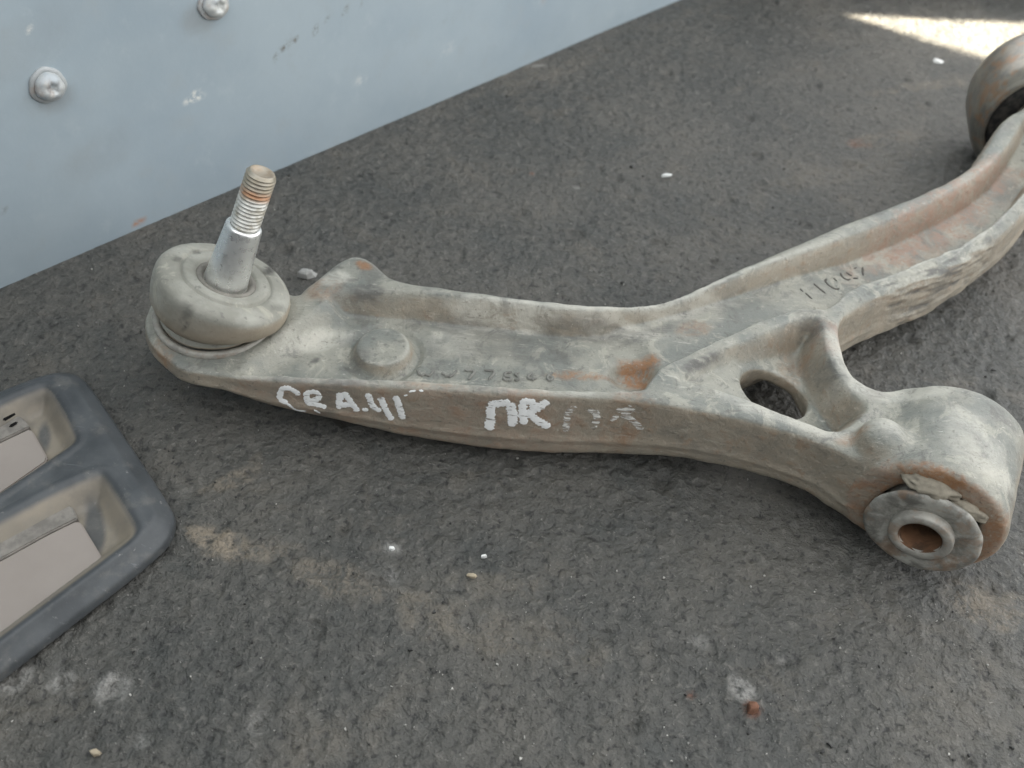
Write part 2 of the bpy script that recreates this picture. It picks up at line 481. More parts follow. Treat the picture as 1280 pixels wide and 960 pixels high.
def build_floor():
    xs = graded(-235, 330, 1.0, -4000, 6000); ys = graded(60, 640, 1.0, -4000, 6000)
    X, Y = np.meshgrid(xs, ys, indexing='ij')
    P = np.stack([X.ravel(), Y.ravel(), np.zeros(X.size)], 1)
    z = (fbm(P, 28, 3) - .5) * 1.0 + (fbm(P, 6.5, 2, NZ2) - .5) * 1.2 + (NZ(P, 2.7) - .5) * 1.25
    pit = NZ2(P + 300, 8.5); z -= 1.6 * ss((pit - .80) / .12)
    pit = NZ(P + 900, 4.2); z -= .9 * ss((pit - .84) / .1)
    inner = (P[:, 0] > -235) & (P[:, 0] < 330) & (P[:, 1] > 60) & (P[:, 1] < 640)
    dw = (P[:, :2] - WA) @ WN
    z = np.where(inner, z * (.12 + .88 * ss((dw - 3) / 16)), 0) - .5
    # larger pits and scuffs that can be seen singly
    for (px, r, dep) in (((140, 862), 2.6, 1.5), ((75, 852), 2.0, 1.2), ((12, 852), 2.2, 1.2), ((320, 905), 2.0, 1.6),
                         ((115, 918), 1.6, 1.6), ((217, 793), 1.2, 1.2), ((935, 885), 1.5, 1.0), ((890, 812), 2.0, 1.6),
                         ((985, 828), 1.8, 1.6), ((1012, 918), 1.6, 1.4), ((1060, 205), 3.0, 1.6), ((1160, 130), 2.6, 1.6),
                         ((1165, 105), 2.0, 1.5), ((1218, 108), 2.6, 1.6), ((1025, 108), 3.0, 1.6), ((1068, 202), 3.2, 1.6),
                         ((865, 93), 2.4, 1.6), ((748, 238), 1.8, 1.4), ((660, 108), 3.0, 1.4), ((845, 205), 1.5, 1.4), ((905, 100), 2.0, 1.4)):
        c = G(*px)
        d = np.hypot(P[:, 0] - c[0], (P[:, 1] - c[1]) * .8) + (NZ(P, 1.5) - .5) * 2.2
        z -= dep * (1 - ss(d / r))
    P2 = P.copy(); P2[:, 2] = z
    tan = [seg_spot((225, 665), (345, 697), 6, .95), seg_spot((330, 690), (500, 752), 8, .5), seg_spot((470, 745), (650, 800), 10, .32), seg_spot((245, 615), (325, 585), 4, .55),
           seg_spot((500, 775), (590, 790), 6, .35), seg_spot((540, 725), (680, 735), 6, .22), seg_spot((640, 790), (760, 810), 10, .2),
           seg_spot((1200, 740), (1280, 770), 10, .55), seg_spot((900, 250), (1150, 190), 9, .15), seg_spot((1090, 115), (1210, 100), 5, .35),
           seg_spot((560, 130), (760, 60), 14, .18), seg_spot((310, 600), (325, 570), 3, .4), seg_spot((1050, 180), (1160, 165), 6, .3),
           seg_spot((1120, 900), (1270, 860), 14, .12), seg_spot((400, 930), (480, 900), 10, .15), seg_spot((370, 340), (398, 345), 2.0, .5)]
    gry = [(G(140, 858), 6.2, 6.0, 0, .95), (G(75, 850), 4.4, 4.2, 0, .8), (G(8, 850), 6.5, 6.0, 0, .8), (G(322, 902), 4.2, 4.0, 0, .6),
           (G(928, 862), 4.6, 6.5, .5, .9), (G(876, 800), 4, 3, 0, .4), (G(175, 926), 2.4, 2.2, 0, .9), (G(978, 825), 3.2, 2.5, 0, .4),
           seg_spot((660, 81), (690, 81), 1.6, .8), (G(850, 94), 2.2, 2.0, 0, .7), (G(490, 685), 3, 2.5, 0, .8), (G(870, 115), 3.0, 1.6, 0, .6),
           seg_spot((480, 700), (500, 735), 3, .5), (G(722, 233), 2.5, 1.5, 0, .6)]
    red = [(G(940, 886), 3.2, 3.0, 0, .9), (G(865, 868), 2, 1.6, 0, .6), (G(1075, 178), 7, 5, 0, .35), (G(665, 216), 1.6, 1.2, 0, .9)]
    at = np.stack([stain_spots(P, tan, .7, 9) * (.25 + 1.1 * fbm(P, 5, 3)), stain_spots(P, gry, .5, 5), stain_spots(P, red, .4, 4), np.zeros(len(P))], 1)
    nx, ny = X.shape
    I = np.arange(nx * ny).reshape(nx, ny)
    Q = np.stack([I[:-1, :-1], I[1:, :-1], I[1:, 1:], I[:-1, 1:]], -1).reshape(-1, 4)
    o = mesh_obj('floor', P2, Q, M_FLOOR, attr=at)
    o['kind'] = 'structure'
build_floor()

# ------------------------------------------------------------------ blue-grey panel standing along the floor
W_END = 545.0; W_H = 1150.0
def wall_pt(px):
    d = _F + _R * (px[0] - 640) / FPX - _U * (px[1] - 480) / FPX
    n = np.array([WN[0], WN[1], 0]); A = np.array([WA[0], WA[1], 0]); O = np.array([0, 0, CAMH])
    P = O + d * (((A - O) @ n) / (d @ n))
    return (P - A) @ np.array([WT[0], WT[1], 0]), P[2]

def build_wall():
    apex = G(1070, 20)[:2]
    # the panel ends where the sun comes past it
    tt = np.linalg.solve(np.stack([WT, SUN_TRAVEL], 1), apex - WA)
    end = tt[0] - 3.0
    root = empty('metal_panel', (WA[0], WA[1], 0), 'pale blue-grey painted metal panel with bolts, standing along the floor', 'panel')
    us = graded(-60, end, 2.0, -1100, end); us[-1] = end
    zs = graded(-3.4, 190, 2.0, -3.4, W_H); zs = zs[zs >= -3.4]
    U, Z = np.meshgrid(us, zs, indexing='ij'); n = U.size
    L = np.stack([U.ravel(), Z.ravel(), np.zeros(n)], 1)
    off = (fbm(L, 120, 2) - .5) * 3.0 + (fbm(L, 35, 2, NZ2) - .5) * .5
    V = np.zeros((n, 3)); V[:, :2] = WA + L[:, :1] * WT + off[:, None] * WN; V[:, 2] = L[:, 1]
    def sp(px, rx, ry, ang, amt): return (np.array(wall_pt(px)), rx, ry, ang, amt)
    rust = [sp((175, 279), 3.4, 1.3, .1, .9), sp((720, 50), 14, .8, 0, .3), sp((680, 2), 2, 1.5, 0, .3)]
    white = [sp((246, 122), 5.4, 2.2, .05, 1.0), sp((238, 126), 3, 1.8, .2, .9), sp((37, 40), 1.2, .9, 0, 1), sp((450, 100), 4, 3, 0, .35),
             sp((560, 60), 5, 4, 0, .2)]
    dark = [sp(p, r, r * .7, .5, a) for p, r, a in (((345, 73), 1.6, .7), ((354, 62), 2.2, .9), ((362, 55), 1.8, .8), ((371, 50), 1.8, .9),
            ((378, 45), 1.4, .7), ((394, 38), 2.2, 1.0), ((408, 23), 1.5, .6), ((432, 14), 1.8, .9), ((453, 1), 1.6, .7), ((398, 110), 1.2, .7),
            ((84, 273), 1.3, .8), ((4, 263), 1.2, .9), ((556, 25), 2.0, .4))]
    grime_shade = [sp((70, 128), 8, 6, 0, .55), sp((250, 25), 9, 7, 0, .5), sp((300, 262), 22, 3.0, 0, .3), sp((120, 200), 20, 10, .2, .25), sp((30, 60), 25, 12, .1, .2)]  # faint grime, plus the shade of both bolts painted below them
    at = np.stack([stain_spots(L, rust, .5, 3), stain_spots(L, white, .55, 2.5), stain_spots(L, dark, .5, 2), stain_spots(L, grime_shade, .5, 14)], 1)
    I = np.arange(n).reshape(U.shape)
    Q = np.stack([I[:-1, :-1], I[1:, :-1], I[1:, 1:], I[:-1, 1:]], -1).reshape(-1, 4)
    sh = mesh_obj('sheet', V, Q, M_WALL, root, attr=at)
    sm = sh.modifiers.new('thick', 'SOLIDIFY'); sm.thickness = .004; sm.offset = -1
    n3 = np.array([WN[0], WN[1], 0]); t3 = np.array([WT[0], WT[1], 0])
    for i, (px, s) in enumerate((((60, 107), 1.0), ((267, 4), 1.0))):
        u, z = wall_pt(px)
        base = np.array([WA[0] + WT[0] * u, WA[1] + WT[1] * u, z])
        k = int(np.argmin((L[:, 0] - u) ** 2 + (L[:, 1] - z) ** 2)); base += n3 * off[k]
        def wob(s_, r_, t_, q=i):
            return r_ * (1 + .035 * math.sin(3 * t_ + q) + .02 * math.sin(7 * t_ + 2 * q)), s_ + .12 * math.sin(5 * t_ + q) * (1 if s_ > 2 else 0)
        ax = n3 + t3 * .06 + np.array([0, 0, .05])
        hd = lathe('bolt', [(.2, 4.9), (1.5, 4.9), (2.6, 4.7), (3.6, 4.1), (4.3, 3.0), (4.45, 1.9), (3.9, 1.5), (3.6, .5)], base, ax, M_BOLT, root, 40, wob)
        lathe('washer', [(-.3, 6.4), (.7, 6.4), (1.15, 6.1), (1.25, 5.4), (1.2, 4.7), (-.3, 4.4)], base, n3, M_WASHER, hd, 48, wob)
    return end
WALL_END = build_wall()

# low ledge added unseen beyond the frame: its shadow trims the patch of sunlight
lh = 100.0
sa, sb = G(1070, 19)[:2], G(1280, 29)[:2]
ld = (sb - sa) / np.linalg.norm(sb - sa); ln = np.array([-ld[1], ld[0]])
s0 = sa - SUN_TRAVEL * (lh / math.tan(SUN_EL))
lc = s0 + ld * 290 + ln * 40
lo = box('sun_blocker', (lc[0], lc[1], lh / 2 - 1), (ld[0] * 330, ld[1] * 330, 0), (ln[0] * 40, ln[1] * 40, 0), (0, 0, lh / 2), M_FLOOR, None, 2.0)
lo['kind'] = 'structure'

# unseen dark board added behind the camera to block sky light from there
bw = box('sky_blocker', (-60, -205, 205), (560, 0, 0), (0, 6, 0), (0, 0, 207), mat_plain('dark_blocker', (.10, .105, .11)), None, 1.0)
bw['kind'] = 'structure'

# ------------------------------------------------------------------ control arm
KB = (CAMH - 26) / (CAMH - 36)
def kb(p): return np.array([0, 0, CAMH]) + (np.asarray(p, float) - [0, 0, CAMH]) * KB
SOCK = kb((-97.33, 208.15, 36)); SOCK_R = 20.86 * KB
BOOT_TOP = kb((-91.75, 208.0, 52.9)); BOOT_AX = np.array([.37, .24, 1.0]); BOOT_AX /= np.linalg.norm(BOOT_AX)
EYE = np.array([130.3, 168.5, 25.0]); EYE_AX = np.array([math.cos(math.radians(66.7)), math.sin(math.radians(66.7)), 0]); EYE_R = 22.1; EYE_L = 38.5
RNGC = np.array([230.5, 391.4, 33.0]); RNG_AX = np.array([math.cos(math.radians(80)), math.sin(math.radians(80)), 0])

arm = empty('control_arm', (60, 200, 0), 'rusty dusty forged suspension control arm with ball joint stud, lettered in white paint', 'control arm')

OUT_PX = [(215, 440), (225, 457), (260, 464), (300, 470), (340, 474), (400, 477), (500, 482), (600, 488), (700, 493), (760, 495), (800, 498),
          (863, 508), (947, 525), (1000, 541), (1047, 558), (1075, 575), (1110, 585), (1150, 560), (1152, 512), (1128, 490), (1100, 485),
          (1080, 477), (1065, 464), (1058, 447), (1052, 425), (1049, 402), (1062, 387), (1110, 363), (1150, 348), (1200, 328), (1250, 294),
          (1280, 268), (1305, 240), (1325, 205), (1340, 175), (1348, 150), (1300, 118), (1279, 131), (1262, 140), (1248, 155), (1237, 175), (1225, 195),
          (1210, 208), (1190, 220), (1150, 239), (1100, 258), (1050, 277), (1000, 298), (950, 320), (900, 342), (860, 358), (830, 367), (800, 373),
          (770, 376), (720, 375), (660, 368), (600, 360), (540, 352), (490, 346), (478, 337), (462, 322), (445, 317), (425, 324), (400, 345), (365, 372),
          (300, 372), (250, 400)]

def build_arm():
    h = 0.9
    x0, x1, y0, y1, z0, z1 = -128, 262, 140, 412, -1.8, 54
    nx, ny, nz = [int((b - a) / h) + 1 for a, b in ((x0, x1), (y0, y1), (z0, z1))]
    xs = x0 + np.arange(nx) * h; ys = y0 + np.arange(ny) * h; zs = z0 + np.arange(nz) * h
    X, Y = np.meshgrid(xs, ys, indexing='ij')
    ZT = ZTOP(X, Y)
    dO = sdf_poly(smooth_curve(GT(OUT_PX), 1), X, Y)
    dB = np.hypot(X - SOCK[0], Y - SOCK[1]) - (SOCK_R + 2.2)
    dO = smin(dO, dB, 5.0)
    # regions of the upper face
    far = [G(x, y, zz_)[:2] for (x, y), zz_ in zip([(395, 398), (430, 396), (500, 402), (560, 408), (620, 415), (700, 423), (750, 423), (800, 412), (850, 397)], [22, 22, 22.2, 23, 23.5, 24.3, 24.3, 25, 26])]
    far += [G(x, y, 25.5)[:2] for x, y in [(900, 383), (950, 367), (1000, 350), (1080, 321), (1160, 290), (1205, 268)]]
    far += [G(x, y, z_)[:2] for x, y, z_ in [(1235, 243, 28.0), (1258, 214, 30.5), (1276, 182, 32.5), (1294, 150, 33.5)]]
    RF = np.array(far + [np.array([270, 460]), np.array([-140, 460]), np.array([-140, 240])])
    near = GT([(300, 463), (330, 464), (400, 467), (478, 469), (560, 473), (620, 478), (700, 482), (785, 484), (803, 482), (811, 472), (822, 456), (860, 438),
               (900, 419), (950, 397), (995, 381), (1030, 382), (1042, 376), (1055, 363), (1075, 351), (1100, 343), (1150, 323), (1200, 303), (1240, 276),
               (1265, 251), (1280, 235), (1300, 205), (1312, 170)])
    RN = np.array(list(near) + [np.array([300, 380]), np.array([300, 100]), np.array([-120, 100]), np.array([-120, 180])])
    RL = np.array([G(x, y, 27)[:2] for x, y in [(322, 475), (340, 452), (372, 430), (412, 406), (435, 392), (440, 340)]] + [np.array([-70, 300]), np.array([-140, 300]), np.array([-140, 150]), np.array([-75, 150])])
    RR = np.array([G(x, y, 25)[:2] for x, y in [(735, 405), (770, 426), (797, 440), (807, 455), (811, 474), (815, 500)]] + [np.array([300, 150]), np.array([300, 460]), np.array([20, 460])])
    dRF, dRN, dRL, dRR = [sdf_poly(R_, X, Y) for R_ in (RF, RN, RL, RR)]
    raise_ = ss(-(dRR - 1.5) / 6.5)
    zf = np.interp(X, [-80, -50, -20, 20], [22.0, 22.0, 23.3, 24.3]) + (26.6 - 24.3) * raise_ - 2.6 * ss((X - 95) / 30) + (ZT - np.minimum(ZT, 36)) * 1.0
    uR = -dRF / 5.5; wr = ss((X - 45) / 40)
    T2 = zf + (ZT - zf) * ss(uR) ** .9
    T = np.maximum(zf, zf + (ZT - zf) * np.sin(np.clip(-dRF / np.interp(X, [-40, 0, 30, 55, 110], [6.5, 6.0, 5.0, 6.0, 8.0]), 0, 1) * math.pi / 2) ** 1.3)
    T = np.maximum(zf, T * (1 - wr) + T2 * wr)
    T = T - 1.5 * np.exp(-((dRF - .5) / 2.0) ** 2) * ss((X + 75) / 25) * (1 - .4 * wr)
    T = np.maximum(T, zf + (ZT - .6 - zf) * ss(-(dRN - 1.2) / 2.6))
    T = np.maximum(T, zf + (ZT - .8 - zf) * ss(-dRL / 9.0))
    # hollow at the end of the channel
    hc = G(790, 468, 24); hd_ = np.sqrt(((X - hc[0]) / 10.0) ** 2 + ((Y - hc[1] + 1.5) / 7.5) ** 2)
    T = T - 4.5 * (1 - ss((hd_ - .35) / .65)) * (1 - ss((-(dRN - 1.2)) / 2.6))
    # round boss in the channel
    bc = G(479, 434, 25.5); db = np.hypot(X - bc[0], Y - bc[1]) - 9.0
    T = np.maximum(T, np.where(db < 4, zf + 4.0 * ss((1.6 - db) / 2.4), 0))
    dm = np.hypot(X - bc[0], Y - bc[1]) - 14.5
    T = np.where((dm < 0) & (db > 1.5) & (dRN > 0), T - 1.6 * ss(-dm / 3) * ss((db - 1.5) / 1.5), T)
    # three-cornered web
    tri = GT([(842, 474), (880, 447), (920, 428), (960, 411), (1000, 395), (1020, 393), (1029, 402), (1032, 430), (1044, 460), (1068, 490), (1090, 506), (1072, 524),
              (1047, 541), (1000, 524), (960, 508), (917, 491), (872, 479)])
    dT = sdf_poly(smooth_curve(tri, 1), X, Y)
    D = np.interp(X, [56, 70, 90, 108, 125], [2.5, 5.5, 11.0, 15.5, 15.5])
    T = T - D * ss(-(dT - .8) / np.interp(X, [56, 90], [4.5, 7.0]))
    # worn gouge in the web
    gp = sdf_poly(GT([(846, 466), (862, 456), (900, 437), (925, 428), (930, 434), (905, 450), (870, 470), (850, 474)]), X, Y)
    T = T - 1.0 * ss(-(gp - 1.2) / 2.4)
    zb = np.interp(X, [-105, -92, -73, -58, -34, -10, 15, 40, 60, 100, 120], [18, 17.5, 14.5, 12.5, 8.5, 7, 6.5, 8, 11.5, 11.5, 8]) - .5
    zb = np.where(Y > 235, np.maximum(zb, np.interp(Y, [235, 270, 320, 380], [10, 10.5, 12, 20])), zb)
    zb = np.maximum(zb, np.where(dT < 0, zb + (np.maximum(T - 6, zb) - zb) * ss(-(dT + 3.0) / 5.0), zb))
    shade_skirt = ss((-dO - 5.0) / 4.0) * ss((dT + 1.5) / 3.0) * ss((X + 60) / 40)  # unseen skirt added under the arm to keep light out
    zb = zb + (3.0 - zb) * np.clip(shade_skirt, 0, 1) * (zb > 3)
    zz = zs[None, None, :]
    Td, Zb, dO3, ZT3 = [a[:, :, None].astype(np.float32) for a in (T, zb, dO, ZT)]
    zz = zz.astype(np.float32)
    dr = np.float32(.055) * (ZT3 - zz)
    zp = Zb + .27 * (ZT3 - Zb)
    dr = dr + np.float32(.55) * np.exp(-((zz - zp) / 1.1) ** 2)
    kk = (2.2 + 3.6 * ss((-dRF - 1) / 2.0) * ss((X + 55) / 20) + 3.5 * ss((-dRN) / 3) * ss((Y - 240) / 15) * ss((X - 105) / 10))[:, :, None].astype(np.float32)
    Fd = smax(dO3 - dr, (zz - Td), kk)
    Fd = smax(Fd, Zb - zz, 3.0)
    del dr
    # eye for the front bushing
    Xe, Ye = (X - EYE[0])[:, :, None].astype(np.float32), (Y - EYE[1])[:, :, None].astype(np.float32)
    s = Xe * EYE_AX[0] + Ye * EYE_AX[1]; t = -Xe * EYE_AX[1] + Ye * EYE_AX[0]
    rad = np.sqrt(t * t + (zz - EYE[2]) ** 2)
    cyl = smax(rad - EYE_R, np.abs(s - EYE_L / 2) - EYE_L / 2, 2.5)
    Fd = smin(Fd, cyl, 6.0)
    kc = G(1106, 545, 41); kn = np.sqrt((X - kc[0])[:, :, None] ** 2 + (Y - kc[1])[:, :, None] ** 2 + (zz - 38) ** 2) - 7.5
    Fd = smin(Fd, kn.astype(np.float32), 4.0)
    Fd = smax(Fd, -smax(rad - 14.3, np.abs(s - EYE_L / 2) - 26, .5), 1.2)
    # pin into the rear bushing
    Xe, Ye = (X - RNGC[0])[:, :, None].astype(np.float32), (Y - RNGC[1])[:, :, None].astype(np.float32)
    s = Xe * RNG_AX[0] + Ye * RNG_AX[1]; t = -Xe * RNG_AX[1] + Ye * RNG_AX[0]
    pin = smax(np.sqrt(t * t + (zz - RNGC[2]) ** 2) - 13.0, np.abs(s - 0) - 17, 2)
    Fd = smin(Fd, pin, 8.0)
    # window through the web
    el = (np.sqrt(((X - 88.2) / 12.2) ** 2 + ((Y - 213.0) / 10.0) ** 2) - 1) * 11
    Fd = smax(Fd, -el[:, :, None].astype(np.float32), 1.6)
    V, Q = surface_nets(Fd, (x0, y0, z0), h)
    for _ in range(1):        # light relaxation
        S = np.zeros_like(V); C = np.zeros(len(V))
        for a, b in ((0, 1), (1, 2), (2, 3), (3, 0)):
            np.add.at(S, Q[:, a], V[Q[:, b]]); np.add.at(C, Q[:, a], 1)
        V = .5 * V + .5 * S / C[:, None]
    N = vert_normals(V, Q)
    amp = (fbm(V, 14, 3) - .5) * .8 + (fbm(V, 4.0, 2, NZ2) - .5) * .3
    # flaking scale along the near face of the rear branch
    fa, fb = G(1060, 400, 25), G(1260, 315, 25)
    fl = stain_spots(V, [((fa + fb) / 2, np.linalg.norm(fb - fa) / 2 + 4, 10, math.atan2(*(fb - fa)[[1, 0]]), 1.0)], .3, 9) * (N[:, 2] < .93)
    dirv = (fb - fa) / np.linalg.norm(fb - fa)
    al = V @ dirv; W = np.stack([al / 9.0, V[:, 2] / 1.15 + al / 10, (V @ np.array([-dirv[1], dirv[0], 0])) / 1.15], 1)
    rid = NZ(W * 1.0, 1.0)
    amp = amp + fl * (ss((rid - .35) / .3) * .55 - .28)
    V = V + N * amp[:, None]
    # stains: rust, red primer, grime mixed with painted crease and slope shade, pale dust
    def q(px, z, rx, ry, ang, amt): return (G(*px, z), rx, ry, ang, amt)
    rust = [q((795, 468), 22, 9, 7, 0, 1.0), q((740, 476), 22, 14, 3, .1, .7), q((455, 328), 32, 4, 2.2, -.6, .8), q((400, 360), 30, 9, 7, .5, .35), q((205, 440), 24, 6, 9, 0, .35),
            q((1175, 590), 46, 16, 3, -.5, .9), q((1250, 665), 36, 5, 9, 0, .8), q((530, 478), 33, 14, 2.5, 0, .4), q((660, 500), 30, 10, 3, 0, .4),
            q((1065, 545), 38, 6, 3, .3, .6), q((985, 470), 20, 7, 10, 0, .3), q((940, 427), 30, 6, 4, .3, .0), q((870, 405), 29, 10, 4, .4, .35), q((1170, 300), 32, 30, 4, .6, .2), q((780, 520), 26, 9, 4, 0, .35)]
    pink = [seg_spot((1075, 322), (1285, 215), 13, .75, 30), q((640, 520), 25, 60, 4, 0, .3), q((400, 500), 22, 40, 4, 0, .25), q((1030, 445), 26, 6, 12, 0, .55)]
    dark = [q((455, 362), 31, 8, 4, 0, .8), q((640, 445), 22, 30, 6, .1, .4), q((445, 455), 22, 6, 5, .4, .6), q((600, 405), 28, 28, 3.5, -.1, .5), q((740, 412), 28, 20, 3.5, .1, .5), q((920, 378), 28, 26, 3, .4, .35), seg_spot((850, 466), (900, 442), 2.6, .95, 34), q((392, 438), 27, 2.6, 1.6, .8, .9), seg_spot((770, 428), (860, 402), 3.0, .6, 27), q((1012, 410), 30, 6, 8, .8, .5),
            q((1095, 490), 36, 5, 3, 0, .4), q((620, 420), 27, 22, 3, 0, .25), q((545, 440), 23, 5, 9, .4, .3), q((1035, 460), 34, 4, 12, .5, .4), q((440, 348), 31, 3, 1.6, 0, .5),
            q((1115, 330), 29, 3, 1.5, 0, .3), seg_spot((380, 477), (480, 474), 1.5, .5, 31)]
    pale = [q((395, 415), 27, 14, 5, .5, .7), q((420, 340), 32, 7, 5, 0, .8), q((640, 378), 35, 24, 4, 0, .75), q((760, 388), 35, 25, 4, 0, .6), q((1220, 560), 44, 10, 20, .6, .5), q((1110, 492), 36, 22, 5, -.3, .6),
            q((560, 425), 23, 12, 9, 0, .35), q((1000, 525), 36, 34, 4, -.3, .6), q((1050, 440), 36, 4, 16, .2, .6), q((860, 365), 36, 30, 4, .4, .4), q((1095, 530), 42, 8, 5, 0, .5)]
    at = np.stack([stain_spots(V, s_, .5, 7) for s_ in (rust, pink, dark, pale)], 1)
    se = (V - EYE) @ EYE_AX
    face = ss((-(N @ EYE_AX) - .45) / .3) * (np.abs(se) < 4) * (np.linalg.norm(V - EYE - se[:, None] * EYE_AX, axis=1) < 23.5)
    nzf = fbm(V, 6, 3, NZ2)
    at[:, 0] = np.maximum(at[:, 0], face * ss((nzf - .35) / .3) * .55)
    at[:, 1] = np.maximum(at[:, 1], face * .5)
    at[:, 2] = np.maximum(at[:, 2], fl * (1 - ss((rid - .2) / .25)) * .9)
    body = mesh_obj('arm_body', V, Q, M_ARM, arm, attr=at)
    bvh = BVHTree.FromPolygons([tuple(v) for v in V], Q.tolist())
    return body, bvh
BODY, BVH = build_arm()

# ball joint
def boot():
    seg = 96
    prof = [(-.05, 17.0), (0.0, 18.6), (.05, 18.9), (.10, 18.3), (.13, 17.4), (.16, 17.6), (.19, 19.4), (.23, 21.0), (.30, 22.0), (.42, 22.35), (.56, 22.3), (.68, 22.1), (.77, 21.7), (.835, 21.0), (.88, 19.9), (.905, 18.4), (.92, 16.6),
            (.93, 15.2), (.90, 14.8), (.90, 14.4), (.94, 14.1), (.965, 13.6), (.968, 12.6), (.96, 11.4), (.945, 10.5), (.925, 10.1), (.90, 9.6), (.87, 8.8), (.86, 7.4), (.86, 5.0)]
    up = np.array([0, 0, 1.0]); V, Fc = [], []
    S0 = SOCK + np.array([0, 0, 1.0])
    for (t, r) in prof:
        k = ss(np.array(t / .55)).item() if t < .55 else 1.0
        c = S0 + (BOOT_TOP - S0) * t
        n = up * (1 - k) + BOOT_AX * k; n /= np.linalg.norm(n)
        a = np.cross(n, [0, 1.0, 0]); a /= np.linalg.norm(a); b = np.cross(n, a)
        for i in range(seg):
            th = i * 2 * math.pi / seg
            rr = r * (1 + (.006 * math.sin(3 * th + 1) + .004 * math.sin(5 * th + t * 3)) * (1 if r > 15 else .3))
            V.append(c + rr * (math.cos(th) * a + math.sin(th) * b))
    for i in range(len(prof) - 1):
        for j in range(seg):
            j2 = (j + 1) % seg
            Fc.append([i * seg + j, i * seg + j2, (i + 1) * seg + j2, (i + 1) * seg + j])
    Fc.append([len(V) - seg + j for j in range(seg)])
    V = np.array(V); V += ((fbm(V, 7, 2) - .5) * .35)[:, None] * (V - (SOCK + BOOT_TOP) / 2) / 20
    def near_px(px, rx, ry):
        d = V - np.array([0, 0, CAMH]); z = d @ _F
        u = 640 + FPX * (d @ _R) / z - px[0]; v = 480 - FPX * (d @ _U) / z - px[1]
        return 1 - ss((np.sqrt((u / rx) ** 2 + (v / ry) ** 2) - .5) / .6)
    sp = sum(near_px(p, a, b) * q for p, a, b, q in (((336, 338), 11, 7, .95), ((233, 390), 8, 14, .55), ((231, 408), 6, 5, .8), ((222, 324), 9, 4, .6), ((245, 315), 8, 3, .6), ((250, 378), 9, 7, .25), ((345, 385), 16, 5, .3)))
    up_ = vert_normals(V, np.array([f for f in Fc if len(f) == 4]))[:, 2] > -.2
    return mesh_obj('dust_boot', V, Fc, M_BOOT, arm, attr=np.stack([0 * sp, 0 * sp, np.clip(sp, 0, 1) * up_, 0 * sp], 1))
boot()
lathe('seal_lip', [(-2.6, 10.2), (-1.5, 9.7), (-1.0, 9.0), (-1.2, 8.2), (-2.0, 7.6), (-2.6, 7.0)], BOOT_TOP, BOOT_AX, M_LIP, arm, 64, caps=(False, False))
# seat ring and clip under the boot
lathe('retaining_ring', [(-2, 18.0), (.4, 18.6), (1.3, 19.4), (1.6, 20.4), (1.0, 21.2), (-2, 21.2)], SOCK + [0, 0, -.2], (0, 0, 1), M_SLEEVE, arm, 96)
lathe('ball_housing', [(-17, 9.0), (-16.5, 12.5), (-13, 14.5), (-8, 15.5), (-4, 15.5)], SOCK, (0, 0, 1), M_RING, arm, 48)

B0 = BOOT_TOP
stud_root = lathe('ball_stud', [(-3.2, 6.0), (-2.6, 6.95), (-.6, 7.0), (0.2, 6.85), (10, 6.25), (18.6, 5.75), (19.4, 5.65), (19.9, 5.3), (20.0, 4.2)], B0, BOOT_AX, M_STUD, arm, 72)
def thread():
    L0, L1, pitch, R0 = 19.3, 39.6, 1.3, 4.72
    seg = 64; steps = int((L1 - L0) / .14)
    n = BOOT_AX; a = np.cross(n, [0, 1.0, 0]); a /= np.linalg.norm(a); b = np.cross(n, a)
    V, at, Fc = [], [], []
    for i in range(steps + 1):
        s = L0 + (L1 - L0) * i / steps
        for j in range(seg):
            th = j * 2 * math.pi / seg
            ph = ((s / pitch) - th / (2 * math.pi)) % 1.0
            tri = 1 - abs(2 * ph - 1)
            cut = min(1.0, tri * 1.25)
            r = R0 - .60 * (1 - cut)
            e = (L1 - s)
            if e < 1.2: r = min(r, R0 - (1.2 - e) * .75)
            if s - L0 < 1.0: r = min(r, R0 - .5)
            V.append(B0 + n * s + r * (math.cos(th) * a + math.sin(th) * b))
            band = math.exp(-((s - 32.2 - .8 * math.sin(th)) / 1.5) ** 2)
            at.append((band, ss(np.array((s - 31.0) / 2)).item() * .9, 0, 0))
    for i in range(steps):
        for j in range(seg):
            j2 = (j + 1) % seg
            Fc.append([i * seg + j, i * seg + j2, (i + 1) * seg + j2, (i + 1) * seg + j])
    # recessed end
    base = len(V) - seg
    for (ds, r) in ((.0, 3.3), (-.5, 2.7), (-.9, 1.2)):
        for j in range(seg):
            th = j * 2 * math.pi / seg
            V.append(B0 + n * (L1 + ds) + r * (math.cos(th) * a + math.sin(th) * b)); at.append((.2, .9, 0, 0))
    for q in range(3):
        for j in range(seg):
            j2 = (j + 1) % seg; o1 = base + q * seg; o2 = o1 + seg
            Fc.append([o1 + j, o1 + j2, o2 + j2, o2 + j])
    Fc.append([len(V) - seg + j for j in range(seg)])
    mesh_obj('thread', V, Fc, M_THREAD, stud_root, attr=np.array(at))
thread()

